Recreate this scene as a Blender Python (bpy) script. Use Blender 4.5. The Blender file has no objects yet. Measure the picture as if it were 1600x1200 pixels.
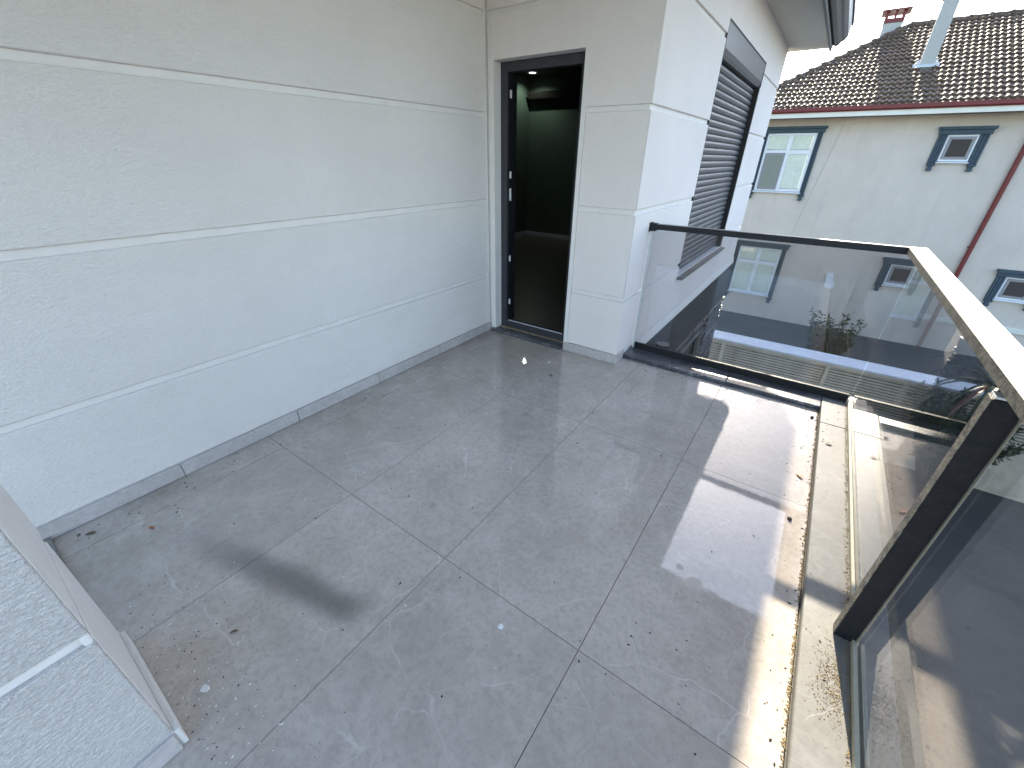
import bpy, bmesh, math, random
from mathutils import Vector, Matrix
random.seed(7)
S = bpy.context.scene
COL = S.collection

# ------------------------------------------------------------------ camera
F = 638.09
yaw, pitch, roll = math.radians(-35.138), math.radians(29.078), math.radians(0.674)
fw = Vector((math.sin(yaw)*math.cos(pitch), math.cos(yaw)*math.cos(pitch), -math.sin(pitch)))
r0 = Vector((math.cos(yaw), -math.sin(yaw), 0)); u0 = r0.cross(fw)
rt = math.cos(roll)*r0 + math.sin(roll)*u0
up = math.cos(roll)*u0 - math.sin(roll)*r0
cd = bpy.data.cameras.new('camera'); cam = bpy.data.objects.new('camera', cd); COL.objects.link(cam)
cd.sensor_fit = 'HORIZONTAL'; cd.sensor_width = 36; cd.lens = 36*F/1600
cd.clip_start = 0.02; cd.clip_end = 2000
m = Matrix.Identity(4)
for i in range(3):
    m[i][0] = rt[i]; m[i][1] = up[i]; m[i][2] = -fw[i]
m.translation = Vector((2.2316, -2.8139, 1.409))
cam.matrix_world = m
S.camera = cam
# ------------------------------------------------------------------ sky and sun
SUN = Vector((-.215, 1.82, 1.0)).normalized()
el = math.asin(SUN.z); az = math.atan2(SUN.x, SUN.y)
W = bpy.data.worlds.new('World'); S.world = W; W.use_nodes = True
nt = W.node_tree; nt.nodes.clear()
sky = nt.nodes.new('ShaderNodeTexSky'); sky.sky_type = 'NISHITA'; sky.sun_disc = False
sky.sun_elevation = el; sky.sun_rotation = az; sky.altitude = 100; sky.air_density = 1.0; sky.dust_density = 0.9; sky.ozone_density = 0.6
bg = nt.nodes.new('ShaderNodeBackground'); bg.inputs[1].default_value = 0.15
wo = nt.nodes.new('ShaderNodeOutputWorld')
nt.links.new(sky.outputs[0], bg.inputs[0]); nt.links.new(bg.outputs[0], wo.inputs[0])
sd = bpy.data.lights.new('sun', 'SUN'); sun = bpy.data.objects.new('sun', sd); COL.objects.link(sun)
sd.energy = 4.2; sd.angle = math.radians(0.55); sd.color = (1, .90, .73)
sun.rotation_euler = SUN.to_track_quat('Z', 'Y').to_euler()
S.view_settings.view_transform = 'Standard'; S.view_settings.look = 'None'
S.view_settings.gamma = 1; S.view_settings.use_curve_mapping = False
S.view_settings.exposure = 2.12
S.cycles.max_bounces = 10; S.cycles.transparent_max_bounces = 16

# ------------------------------------------------------------------ materials
class NB:
    def __init__(s, name):
        s.m = bpy.data.materials.new(name); s.m.use_nodes = True
        s.t = s.m.node_tree; s.n = s.t.nodes; s.n.clear()
        s.out = s.n.new('ShaderNodeOutputMaterial')
    def N(s, typ, **kw):
        n = s.n.new('ShaderNode'+typ)
        ins = kw.pop('ins', {})
        for k, v in kw.items(): setattr(n, k, v)
        for k, v in ins.items(): s.set(n, k, v)
        return n
    def set(s, n, k, v):
        i = n.inputs[k]
        if isinstance(v, bpy.types.NodeSocket): s.t.links.new(v, i)
        elif isinstance(v, bpy.types.Node): s.t.links.new(v.outputs[0], i)
        else: i.default_value = v
    def coord(s, which='Object', scale=(1, 1, 1), rnd=False):
        c = s.N('TexCoord').outputs[which]
        mp = s.N('Mapping'); s.set(mp, 'Vector', c); mp.inputs['Scale'].default_value = scale
        if rnd:
            oi = s.N('ObjectInfo'); mu = s.N('Math', operation='MULTIPLY', ins={0: oi.outputs['Random'], 1: 37.0})
            cx = s.N('CombineXYZ', ins={0: mu, 1: mu, 2: mu}); s.set(mp, 'Location', cx)
        return mp.outputs[0]
    def noise(s, vec, scale, detail=4, rough=.55, dist=0):
        return s.N('TexNoise', ins={'Vector': vec, 'Scale': scale, 'Detail': detail, 'Roughness': rough, 'Distortion': dist}).outputs[0]
    def ramp(s, fac, pts):
        r = s.N('ValToRGB'); s.set(r, 0, fac)
        e = r.color_ramp.elements
        while len(e) > 1: e.remove(e[-1])
        for i, (p, c) in enumerate(pts):
            c = (c, c, c, 1) if isinstance(c, (int, float)) else (*c, 1)
            if i == 0: e[0].position = p; e[0].color = c
            else: x = e.new(p); x.color = c
        return r.outputs[0]
    def mix(s, fac, a, b, bt='MIX'):
        n = s.N('Mix', data_type='RGBA', blend_type=bt)
        for k, v in ((0, fac), (6, a), (7, b)):
            if isinstance(v, tuple): v = (*v, 1) if len(v) == 3 else v
            s.set(n, k, v)
        return n.outputs[2]
    def math(s, op, a, b=0.0, c=0.0):
        return s.N('Math', operation=op, ins={0: a, 1: b, 2: c}).outputs[0]
    def bump(s, h, dist, st=1.0, normal=None):
        n = s.N('Bump', ins={'Height': h, 'Distance': dist, 'Strength': st})
        if normal: s.set(n, 'Normal', normal)
        return n.outputs[0]
    def pbr(s, col, rough=.6, metal=0, bump=None, spec=.5, coat=0):
        p = s.N('BsdfPrincipled')
        if isinstance(col, tuple): col = (*col, 1)
        s.set(p, 'Base Color', col); s.set(p, 'Roughness', rough); s.set(p, 'Metallic', metal)
        s.set(p, 'Specular IOR Level', spec)
        if coat: s.set(p, 'Coat Weight', coat)
        if bump: s.set(p, 'Normal', bump)
        s.t.links.new(p.outputs[0], s.out.inputs[0]); return s.m

def stucco(name, col, coarse=1.0, stretch=(1, 1, 1), dirt=.06, bd=.012, stains=.03):
    b = NB(name); v = b.coord('Object', stretch)
    n1 = b.noise(v, 78/coarse, 4, .65, .5); n2 = b.noise(v, 230/coarse, 2, .6)
    h = b.math('ADD', n1, b.math('MULTIPLY', n2, .4))
    big = b.noise(v, 1.3, 4, .6)
    c = b.mix(b.math('MULTIPLY', b.ramp(big, [(.35, 0), (.7, 1)]), dirt*5), col, tuple(x*.80 for x in col))
    pt = b.noise(b.coord('Object', (1, .6, 1.6)), .7, 6, .65, .8)
    c = b.mix(b.math('MULTIPLY', b.ramp(pt, [(.52, 0), (.64, 1)]), .16), c, tuple(x*.74 for x in col))
    stn = b.noise(b.coord('Object', (6, 6, .5)), 1.0, 5, .6)
    c = b.mix(b.math('MULTIPLY', b.ramp(stn, [(.56, 0), (.72, 1)]), stains), c, (.30, .28, .24))
    c = b.mix(b.ramp(n1, [(.25, .22), (.5, 0)]), c, tuple(x*.82 for x in col))
    return b.pbr(c, .88, bump=b.bump(h, bd*coarse, 1.0), spec=.2)
WHITE = (.89, .835, .79)
M_stucco = stucco('white_stucco', WHITE, .75, (1, .7, 1.25), bd=.010)
M_stucco_near = stucco('coarse_white_stucco', WHITE, .72, (1, .6, 1.3), bd=.024)
M_stucco_far = stucco('white_stucco_fine', (.84, .77, .73), .7, bd=.006)
def plaster(name, col, rough=.7):
    b = NB(name); v = b.coord(); n = b.noise(v, 9, 5, .6)
    c = b.mix(b.ramp(n, [(.4, 0), (.75, .5)]), col, tuple(x*.85 for x in col))
    sp = b.noise(v, 60, 2, .5); c = b.mix(b.ramp(sp, [(.72, 0), (.78, .35)]), c, tuple(x*.6 for x in col))
    return b.pbr(c, rough, bump=b.bump(b.noise(v, 30, 4), .002, .5), spec=.3)
M_smooth = plaster('smooth_white_plaster', (.79, .75, .715))
M_soffit = plaster('soffit_paint', (.62, .60, .53), .85)

def tile_mat(name, base, vein, dirt=1.0, rough=.1, grime_and_shadow=False, spec=.5):
    b = NB(name); v = b.coord('Object', rnd=True); g = b.coord('Object')
    gw = b.N('NewGeometry').outputs['Position']
    n1 = b.noise(v, 2.2, 6, .65, .6); n2 = b.noise(v, 9, 6, .7, .4); n3 = b.noise(v, 45, 5, .7)
    c = b.mix(b.ramp(n1, [(.3, 0), (.7, 1)]), tuple(x*.86 for x in base), tuple(x*1.12 for x in base))
    c = b.mix(b.ramp(n2, [(.45, 0), (.8, .7)]), c, tuple(min(1, x*1.28) for x in base))
    c = b.mix(b.ramp(n3, [(.35, .6), (.55, 0)]), c, tuple(x*.74 for x in base))
    c = b.mix(b.ramp(b.noise(v, 5.5, 10, .85, 1.2), [(.5, 0), (.66, .34)]), c, vein)
    c = b.mix(b.math('MULTIPLY', b.N('ObjectInfo').outputs['Random'], .16), c, tuple(x*.7 for x in base))
    # veins: zero crossings of a warped noise, thin and broken
    w = b.N('VectorMath', operation='MULTIPLY_ADD', ins={0: b.N('TexNoise', ins={'Vector': v, 'Scale': 2.2, 'Detail': 6.0}).outputs[1], 1: (.20, .20, .20), 2: v}).outputs[0]
    va = b.N('TexVoronoi', feature='DISTANCE_TO_EDGE', ins={'Vector': w, 'Scale': 1.5}).outputs['Distance']
    vb = b.N('TexVoronoi', feature='DISTANCE_TO_EDGE', ins={'Vector': w, 'Scale': 5.5}).outputs['Distance']
    m1 = b.math('MULTIPLY', b.ramp(va, [(0, .8), (.0013, .55), (.0038, 0)]), b.ramp(b.noise(v, 4.2, 4, .7), [(.43, 0), (.57, .9)]))
    m2 = b.math('MULTIPLY', b.ramp(vb, [(0, .55), (.010, 0)]), b.ramp(b.noise(v, 3.6, 4, .7), [(.46, 0), (.62, .6)]))
    c = b.mix(b.math('MAXIMUM', m1, m2), c, vein)
    # dirt: grit film, specks, brown stains
    d1 = b.ramp(b.noise(gw, 1.1, 5, .6), [(.42, 0), (.72, 1)])
    c = b.mix(b.math('MULTIPLY', d1, .28*dirt), c, (.20, .175, .13))
    sp = b.N('TexVoronoi', ins={'Vector': gw, 'Scale': 46.0}); 
    spm = b.math('MULTIPLY', b.ramp(sp.outputs['Distance'], [(0, 1), (.06, 1), (.09, 0)]), b.ramp(b.noise(gw, 2.3, 4), [(.5, 0), (.62, 1)]))
    spr = b.math('LESS_THAN', b.N('SeparateColor', ins={0: sp.outputs['Color']}).outputs[0], .4)
    spm = b.math('MULTIPLY', spm, spr)
    c = b.mix(b.math('MULTIPLY', spm, .75), c, (.045, .04, .035))
    st = b.ramp(b.noise(gw, 3.7, 3, .5, .4), [(.72, 0), (.76, .5)])
    c = b.mix(b.math('MULTIPLY', st, .5*dirt), c, (.12, .09, .05))
    if grime_and_shadow:   # grime trodden in along the left wall and the near pier
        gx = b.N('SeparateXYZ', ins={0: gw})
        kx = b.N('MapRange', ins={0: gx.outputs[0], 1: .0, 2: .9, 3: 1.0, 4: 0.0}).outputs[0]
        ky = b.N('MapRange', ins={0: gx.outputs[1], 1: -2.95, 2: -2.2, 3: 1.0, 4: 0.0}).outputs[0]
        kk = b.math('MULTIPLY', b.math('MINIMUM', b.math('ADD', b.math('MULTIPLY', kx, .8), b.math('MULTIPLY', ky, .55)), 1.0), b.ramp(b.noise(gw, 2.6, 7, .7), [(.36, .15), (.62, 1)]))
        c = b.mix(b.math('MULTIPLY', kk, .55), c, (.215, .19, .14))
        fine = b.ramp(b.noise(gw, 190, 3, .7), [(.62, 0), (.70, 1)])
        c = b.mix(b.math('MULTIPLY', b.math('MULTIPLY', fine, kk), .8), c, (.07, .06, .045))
        # long dark streak: the photographer's soft shadow, painted into the tile colour
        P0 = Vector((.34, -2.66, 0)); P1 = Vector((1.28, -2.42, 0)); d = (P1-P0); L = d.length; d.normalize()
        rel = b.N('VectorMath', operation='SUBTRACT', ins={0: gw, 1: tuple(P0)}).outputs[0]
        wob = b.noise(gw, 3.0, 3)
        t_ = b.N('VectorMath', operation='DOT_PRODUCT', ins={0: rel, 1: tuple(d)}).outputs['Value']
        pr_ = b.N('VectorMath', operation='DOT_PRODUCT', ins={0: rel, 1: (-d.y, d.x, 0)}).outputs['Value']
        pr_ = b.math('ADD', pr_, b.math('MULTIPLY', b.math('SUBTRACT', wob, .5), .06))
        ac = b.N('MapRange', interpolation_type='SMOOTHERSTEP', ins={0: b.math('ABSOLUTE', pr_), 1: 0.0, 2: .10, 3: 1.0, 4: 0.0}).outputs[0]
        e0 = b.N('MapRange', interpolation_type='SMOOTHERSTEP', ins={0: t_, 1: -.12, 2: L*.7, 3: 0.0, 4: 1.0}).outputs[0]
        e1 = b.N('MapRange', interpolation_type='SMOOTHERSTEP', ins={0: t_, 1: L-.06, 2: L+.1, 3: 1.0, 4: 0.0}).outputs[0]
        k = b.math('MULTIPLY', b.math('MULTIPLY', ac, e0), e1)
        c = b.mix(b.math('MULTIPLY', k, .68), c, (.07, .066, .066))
    ro = b.math('ADD', rough, b.math('MULTIPLY', b.ramp(n2, [(.3, 0), (.8, 1)]), .02))
    ro = b.math('ADD', ro, b.math('MULTIPLY', d1, .03*dirt))
    if grime_and_shadow:   # dried drip marks that dull the polish
        for (sx_, sy_, sr_) in ((2.06, -1.44, .030), (2.09, -1.47, .024), (2.17, -1.56, .020), (2.235, -1.60, .036), (1.45, -.35, .02), (1.15, -1.9, .025)):
            dd = b.N('VectorMath', operation='DISTANCE', ins={0: gw, 1: (sx_, sy_, 0)}).outputs['Value']
            dd = b.math('ADD', dd, b.math('MULTIPLY', b.math('SUBTRACT', b.noise(gw, 55, 4, .7), .5), .03))
            mk = b.math('LESS_THAN', dd, sr_*.8)
            ro = b.math('ADD', ro, b.math('MULTIPLY', mk, .3)); c = b.mix(b.math('MULTIPLY', mk, .35), c, (.22, .21, .19))
    bn = b.bump(b.noise(v, 18, 5, .6), .0006, .3)
    return b.pbr(c, ro, bump=bn, spec=spec)
M_tile = tile_mat('grey_marble_look_tile', (.53, .463, .405), (.72, .665, .62), grime_and_shadow=True, rough=.008, spec=.8)
M_skirt = tile_mat('skirting_tile', (.52, .475, .455), (.68, .66, .65), dirt=.3, rough=.3)
M_kerb = tile_mat('pale_grey_marble', (.195, .192, .182), (.34, .335, .32), dirt=.8, rough=.42, spec=.3)
def dark_marble():
    b = NB('dark_grey_marble'); v = b.coord('Object')
    n = b.noise(v, 7, 6, .7, .8)
    c = b.ramp(n, [(.3, (.035, .035, .04)), (.55, (.09, .09, .1)), (.8, (.2, .2, .21))])
    w = b.N('TexVoronoi', feature='DISTANCE_TO_EDGE', ins={'Vector': b.N('VectorMath', operation='MULTIPLY_ADD', ins={0: b.N('TexNoise', ins={'Vector': v, 'Scale': 4.0}).outputs[1], 1: (.5, .5, .5), 2: v}).outputs[0], 'Scale': 4.0}).outputs[0]
    c = b.mix(b.math('MULTIPLY', b.ramp(w, [(0, 1), (.02, 0)]), b.ramp(b.noise(v, 3, 3), [(.5, 0), (.62, .8)])), c, (.45, .45, .47))
    c = b.mix(b.ramp(b.noise(v, 90, 3), [(.6, 0), (.7, .6)]), c, (.3, .29, .27))
    return b.pbr(c, .3, bump=b.bump(b.noise(v, 60, 4), .001, .4))
M_dmarble = dark_marble()
def grout():
    b = NB('sandy_grout'); v = b.coord(); n = b.noise(v, 40, 5, .7)
    return b.pbr(b.ramp(n, [(.3, (.07, .065, .055)), (.7, (.17, .155, .13))]), .9, bump=b.bump(n, .003))
M_grout = grout()
def metal(name, col, rough, dusty=0.0, dustcol=(.35, .33, .27), settle=0.0, spec=.5):
    b = NB(name); v = b.coord()
    n = b.noise(v, 35, 5, .7, .5); n2 = b.noise(v, 160, 3, .7)
    c = b.mix(b.math('MULTIPLY', b.ramp(b.math('MULTIPLY', b.math('ADD', n, n2), .5), [(.44, 0), (.56, 1)]), dusty), col, dustcol)
    if settle:   # dust that has settled on upward faces
        nz = b.N('SeparateXYZ', ins={0: b.N('NewGeometry').outputs['Normal']}).outputs[2]
        f_ = b.math('MULTIPLY', b.ramp(nz, [(.6, 0), (.95, 1)]), b.ramp(n, [(.2, settle), (.7, settle*.75)]))
        c = b.mix(f_, c, (.44, .44, .43))
    return b.pbr(c, b.math('ADD', rough, b.math('MULTIPLY', n, .2)), bump=b.bump(n2, .0004, .4), spec=spec)
M_black = metal('black_powder_coat', (.009, .010, .013), .42, .02, spec=.3)
M_blackdust = metal('dusty_black_aluminium', (.03, .03, .03), .45, .55)
M_rail = metal('dusty_handrail', (.045, .044, .04), .36, .5, (.30, .28, .22), .9)
M_toprail = metal('black_top_rail', (.008, .009, .012), .4, .02, (.3, .3, .3), .8, spec=.3)
M_frame = metal('anthracite_door_frame', (.028, .028, .038), .4, .05)
M_sillm = metal('anthracite_sill', (.085, .085, .095), .45, .3)
M_shutter = metal('anthracite_shutter_slat', (.085, .082, .09), .30, .06)
M_silver = metal('bright_hinge_metal', (.6, .6, .62), .25)
M_gutter = metal('grey_gutter', (.11, .11, .115), .4, .15)
M_alu = metal('bare_channel_aluminium', (.42, .39, .30), .4, .4, (.3, .24, .14))
def ledger():
    b = NB('black_ledger_stone'); v = b.coord(rnd=True); n = b.noise(v, 30, 6, .7)
    return b.pbr(b.ramp(n, [(.3, (.012, .012, .015)), (.7, (.05, .05, .058))]), .38, bump=b.bump(n, .008, 1.0), spec=.7)
M_ledger = ledger()
M_dark = plaster('charcoal_render', (.022, .023, .026), .6)
def glass(name, tint, dust=.03, boost=1.0):
    b = NB(name)
    tr = b.N('BsdfTransparent', ins={'Color': (*tint, 1)})
    gl = b.N('BsdfGlossy', ins={'Roughness': .0, 'Color': (boost, boost, boost, 1)})
    bf = b.N('NewGeometry').outputs['Backfacing']
    ior = b.N('MapRange', ins={0: bf, 1: 0.0, 2: 1.0, 3: 1.48, 4: 1/1.48}).outputs[0]
    fr = b.N('Fresnel', ins={'IOR': ior})
    mx = b.N('MixShader', ins={0: fr.outputs[0], 1: tr.outputs[0], 2: gl.outputs[0]})
    df = b.N('BsdfDiffuse', ins={'Color': (.55, .53, .48, 1)})
    v = b.coord()
    sp = b.ramp(b.noise(v, 260, 2, .5), [(.58, 0), (.66, 1)])
    cl = b.ramp(b.noise(v, 2.2, 4, .6), [(.3, .25), (.7, 1)])
    k = b.math('ADD', b.math('MULTIPLY', b.math('MULTIPLY', sp, cl), dust*4), b.math('MULTIPLY', cl, dust*.5))
    m2 = b.N('MixShader', ins={0: k, 1: mx.outputs[0], 2: df.outputs[0]})
    b.t.links.new(m2.outputs[0], b.out.inputs[0]); return b.m
M_glass = glass('smoked_glass', (.765, .765, .77), .006)
M_pane = glass('clear_window_glass', (.93, .95, .94), .01)
M_frontedge = metal('glass_edge_profile', (.55, .56, .55), .4, .2)

def paint(name, col, rough=.6, var=.1, sc=3, grain=0.0):
    b = NB(name); v = b.coord(); n = b.noise(v, sc, 5, .6)
    c = b.mix(b.ramp(n, [(.3, 0), (.7, 1)]), tuple(x*(1-var) for x in col), tuple(min(1, x*(1+var*.4)) for x in col))
    return b.pbr(c, rough, bump=b.bump(b.noise(v, 120, 3), .0015, grain) if grain else None, spec=.3)
M_facade = stucco('pale_grey_green_render', (.68, .60, .52), 1.2, (1, 1, 1), .1, stains=.16)
M_plinth = stucco('dark_slate_render', (.055, .068, .072), 1.2)
M_trim = paint('slate_blue_moulding', (.050, .078, .10), .6, .25, 12)
M_pvc = paint('white_pvc', (.72, .74, .76), .35, .05)
M_grey = paint('grey_screen_frame', (.26, .25, .26), .5, .05)
M_mesh = paint('dark_insect_mesh', (.065, .055, .048), .8, .2, 200)
M_meshl = paint('pale_insect_mesh', (.25, .26, .22), .8, .2, 60)
M_curtain = paint('net_curtain', (.90, .88, .80), .9, .12, 8)
M_red = paint('oxide_red_metal', (.16, .030, .028), .45, .15, 6)
M_eave = paint('white_eave_board', (.72, .70, .62), .6, .08)
M_fence = paint('beige_louvre', (.70, .60, .47), .65, .3, 4)
M_coping = paint('white_coping', (.74, .76, .80), .5, .12, 6)
M_chim = stucco('grey_chimney_render', (.46, .455, .42), 1)
def rooftile():
    b = NB('weathered_clay_tile'); v = b.coord(rnd=True); n = b.noise(v, 14, 6, .7); r = b.N('ObjectInfo').outputs['Random']
    c = b.ramp(n, [(.28, (.04, .027, .022)), (.5, (.10, .065, .044)), (.72, (.32, .25, .14))])
    c = b.mix(b.math('MULTIPLY', r, .35), c, (.13, .085, .065))
    return b.pbr(c, .62, bump=b.bump(n, .006, .6), spec=.22)
M_rtile = rooftile()
M_roomwall = paint('dark_green_room_wall', (.055, .078, .06), .8, .15)
M_roomceil = paint('room_ceiling', (.08, .085, .08), .85, .05)
M_roomskirt = paint('room_skirting', (.42, .42, .44), .5, .05)
def wood():
    b = NB('dark_wood_floor'); v = b.coord('Object', (1, 9, 1)); n = b.noise(v, 3, 6, .6, .5)
    return b.pbr(b.ramp(n, [(.3, (.05, .045, .035)), (.7, (.12, .10, .075))]), .3)
M_wood = wood()
def ground_mat():
    b = NB('concrete_ground'); v = b.coord('Object'); n = b.noise(v, .9, 7, .65); n2 = b.noise(v, 25, 5, .7)
    c = b.ramp(n, [(.3, (.055, .054, .05)), (.7, (.11, .105, .095))]); c = b.mix(b.ramp(n2, [(.4, .4), (.6, 0)]), c, (.09, .085, .075))
    return b.pbr(c, .85, bump=b.bump(n2, .01))
M_ground = ground_mat()
def leaf_mat(name, c1, c2):
    b = NB(name); n = b.noise(b.coord(), 6, 4)
    p = b.pbr(b.ramp(n, [(.3, c1), (.7, c2)]), .5, spec=.4); return p
M_leaf = leaf_mat('dark_glossy_leaf', (.018, .035, .014), (.05, .085, .03))
M_palm = leaf_mat('palm_frond', (.02, .032, .018), (.05, .07, .035))
M_bark = leaf_mat('bark', (.06, .045, .03), (.12, .09, .06))
M_dry = leaf_mat('dry_brown_frond', (.13, .06, .035), (.22, .11, .07))
M_orange = leaf_mat('orange_dead_leaf', (.30, .09, .03), (.42, .16, .06))
M_brownleaf = leaf_mat('brown_dead_leaf', (.10, .06, .02), (.16, .11, .05))
M_chip = paint('white_plaster_chip', (.75, .75, .73), .8, .05)
M_grit = paint('dark_grit', (.035, .03, .025), .9, .3, 50)
M_sand = paint('sandy_dirt', (.30, .23, .13), .95, .3, 90, 1.0)
def emis():
    b = NB('lit_lamp_lens'); e = b.N('Emission', ins={'Color': (.95, 1, .93, 1), 'Strength': 0.75}); b.t.links.new(e.outputs[0], b.out.inputs[0]); return b.m
M_emit = emis()
M_lampcap = metal('satin_lamp_cap', (.10, .10, .10), .4, .2)

# ------------------------------------------------------------------ helpers
WL = {}
def link(o, parent=None, loc=(0, 0, 0)):
    COL.objects.link(o); loc = Vector(loc)
    if parent:
        o.parent = parent; o.location = loc - WL[parent.name]
    else: o.location = loc
    WL[o.name] = loc
    return o
def thing(name, label, cat, loc=(0, 0, 0), group=None, kind=None):
    o = bpy.data.objects.new(name, None); link(o, None, loc); o.empty_display_size = .1
    if kind: o['kind'] = kind
    else: tag(o, label, cat, group)
    return o
def tag(o, label, cat, group=None):
    o['label'] = label; o['category'] = cat
    if group: o['group'] = group
    return o
class MB:
    def __init__(s): s.v = []; s.f = []
    def add(s, vs, fs):
        k = len(s.v); s.v += [tuple(v) for v in vs]; s.f += [tuple(i+k for i in f) for f in fs]; return s
    def box(s, x0, x1, y0, y1, z0, z1, ch=0):
        x0, x1 = sorted((x0, x1)); y0, y1 = sorted((y0, y1)); z0, z1 = sorted((z0, z1))
        if ch:
            bm = bmesh.new(); bmesh.ops.create_cube(bm, size=1)
            for v in bm.verts:
                v.co = Vector((x0+(v.co.x+.5)*(x1-x0), y0+(v.co.y+.5)*(y1-y0), z0+(v.co.z+.5)*(z1-z0)))
            bmesh.ops.bevel(bm, geom=bm.edges[:], offset=ch, segments=1, affect='EDGES')
            bm.verts.index_update()
            s.add([v.co[:] for v in bm.verts], [[v.index for v in f.verts] for f in bm.faces]); bm.free(); return s
        return s.add([(x0, y0, z0), (x1, y0, z0), (x1, y1, z0), (x0, y1, z0), (x0, y0, z1), (x1, y0, z1), (x1, y1, z1), (x0, y1, z1)],
                     [(0, 3, 2, 1), (4, 5, 6, 7), (0, 1, 5, 4), (1, 2, 6, 5), (2, 3, 7, 6), (3, 0, 4, 7)])
    def prism(s, prof, axis, a, b):   # profile of 2D points swept along an axis (0,1,2); prof in the other two axes in order
        n = len(prof); vs = []
        for t in (a, b):
            for p in prof:
                q = [0, 0, 0]; o = [i for i in range(3) if i != axis]; q[axis] = t; q[o[0]] = p[0]; q[o[1]] = p[1]; vs.append(q)
        fs = [(i, (i+1) % n, n+(i+1) % n, n+i) for i in range(n)] + [tuple(range(n))[::-1], tuple(range(n, 2*n))]
        return s.add(vs, fs)
    def tube(s, p0, p1, r0, r1=None, n=10):
        r1 = r0 if r1 is None else r1; p0 = Vector(p0); p1 = Vector(p1); d = (p1-p0).normalized()
        a = d.orthogonal().normalized(); c = d.cross(a); vs = []
        for p, r in ((p0, r0), (p1, r1)):
            for i in range(n):
                t = 2*math.pi*i/n; vs.append(p+a*math.cos(t)*r+c*math.sin(t)*r)
        return s.add(vs, [(i, (i+1) % n, n+(i+1) % n, n+i) for i in range(n)]+[tuple(range(n))[::-1], tuple(range(n, 2*n))])
    def build(s, name, mat, parent=None, loc=None, smooth=False, recalc=True):
        loc = Vector(loc if loc is not None else (WL[parent.name] if parent else (0, 0, 0)))
        me = bpy.data.meshes.new(name); me.from_pydata([tuple(Vector(v)-loc) for v in s.v], [], s.f)
        if recalc:
            bm = bmesh.new(); bm.from_mesh(me); bmesh.ops.recalc_face_normals(bm, faces=bm.faces[:]); bm.to_mesh(me); bm.free()
        if smooth:
            for p in me.polygons: p.use_smooth = True
        me.materials.append(mat)
        o = bpy.data.objects.new(name, me); return link(o, parent, loc)
def box(name, x0, x1, y0, y1, z0, z1, mat, parent=None, ch=0, centre=False):
    loc = ((x0+x1)/2, (y0+y1)/2, (z0+z1)/2) if centre else None
    return MB().box(x0, x1, y0, y1, z0, z1, ch).build(name, mat, parent, loc)

# ------------------------------------------------------------------ ground
g = MB().add([(-400, -400, -3), (400, -400, -3), (400, 400, -3), (-400, 400, -3)], [(0, 1, 2, 3)]).build('ground', M_ground)
g['kind'] = 'structure'

# ------------------------------------------------------------------ own building
PX = 1.226                      # plane of the pier and window wall
GZ = [(.492, .524), (1.078, 1.112), (1.660, 1.692), (2.225, 2.257)]     # recessed joint heights
HB = thing('apartment_house', 'white stuccoed house whose open balcony door and shuttered window stand above black stone', 'house', (0, 0, -3))
def jag(n, a, b, amp, seed):
    r = random.Random(seed); return [(a+(b-a)*i/n, r.uniform(-amp, amp)) for i in range(n+1)]
def band(name, x0, x1, y0, y1, z0, z1, parent, mat, ch=.004):
    return box(name, x0, x1, y0, y1, z0, z1, mat, parent, ch)
def zbands(z0, z1):
    zs = []; cur = z0
    for a, b in GZ:
        if a > z1: break
        if b < z0: continue
        zs.append((cur, a)); cur = b
    zs.append((cur, z1)); return zs
T = .016
# left wall: smooth backing recessed, stucco bands proud of it
lw = box('left_wall', -.25, -T, -3.4, .25, -.25, 2.69, M_smooth, HB)
for a, b in zbands(.075, 2.688):
    band('stucco_band', -T, 0, -3.38, -.022, a, b, lw, M_stucco)
MB().box(-T, -.004, -.022, -.002, .075, 2.688).build('corner_strip', M_smooth, lw)
MB().box(-T, 0, -3.38, 0.0, -.02, .072).build('skirting_bed', M_smooth, lw)
# skirting tiles with open joints
SK = .012
js = [0.0] + [-.675-.6*k+.006 for k in range(4)]
js = [-.004, -.680, -1.280, -1.880, -2.480, -3.080]
for i in range(5):
    MB().box(0, SK, js[i+1]+.002, js[i]-.002, .002, .073, .0015).build('skirting_tile', M_skirt, lw, (0, (js[i]+js[i+1])/2, 0))
# door wall y = 0, opening x .062-.767, top z 1.992
dw = MB().box(-.02, .060, T, .25, -.25, 2.69).box(.767, PX-T, T, .25, -.25, 2.69).box(.060, .767, T, .25, 1.992, 2.69).build('door_wall', M_smooth, HB)
MB().prism([(.044, 1.992), (.80, 1.992), (.80, 1.692), (PX-.001, 1.692), (PX-.001, 2.225), (.044, 2.225)], 1, 0, T).build('stucco_band', M_stucco_far, dw)
band('stucco_band', .010, PX-.001, 0, T, 2.257, 2.688, dw, M_stucco_far)
MB().box(.012, .044, 0.003, T, 0.0, 2.222).box(.044, .0605, .002, T, 0, 1.992).build('corner_strip', M_smooth, dw)
for a, b in zbands(.075, 2.688)[:3]:
    band('stucco_band', .80, PX-.001, 0, T, a, b, dw, M_stucco_far)
MB().box(.767, .7995, .001, T, 0.0, 1.9915).build('reveal_edge', M_smooth, dw)
MB().box(.80, PX, 0, T, -.02, .072).build('skirting_bed', M_smooth, dw)
MB().box(.772, PX+SK, -SK, 0, .002, .073, .0015).build('skirting_tile', M_skirt, dw, (1, 0, 0))
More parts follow.
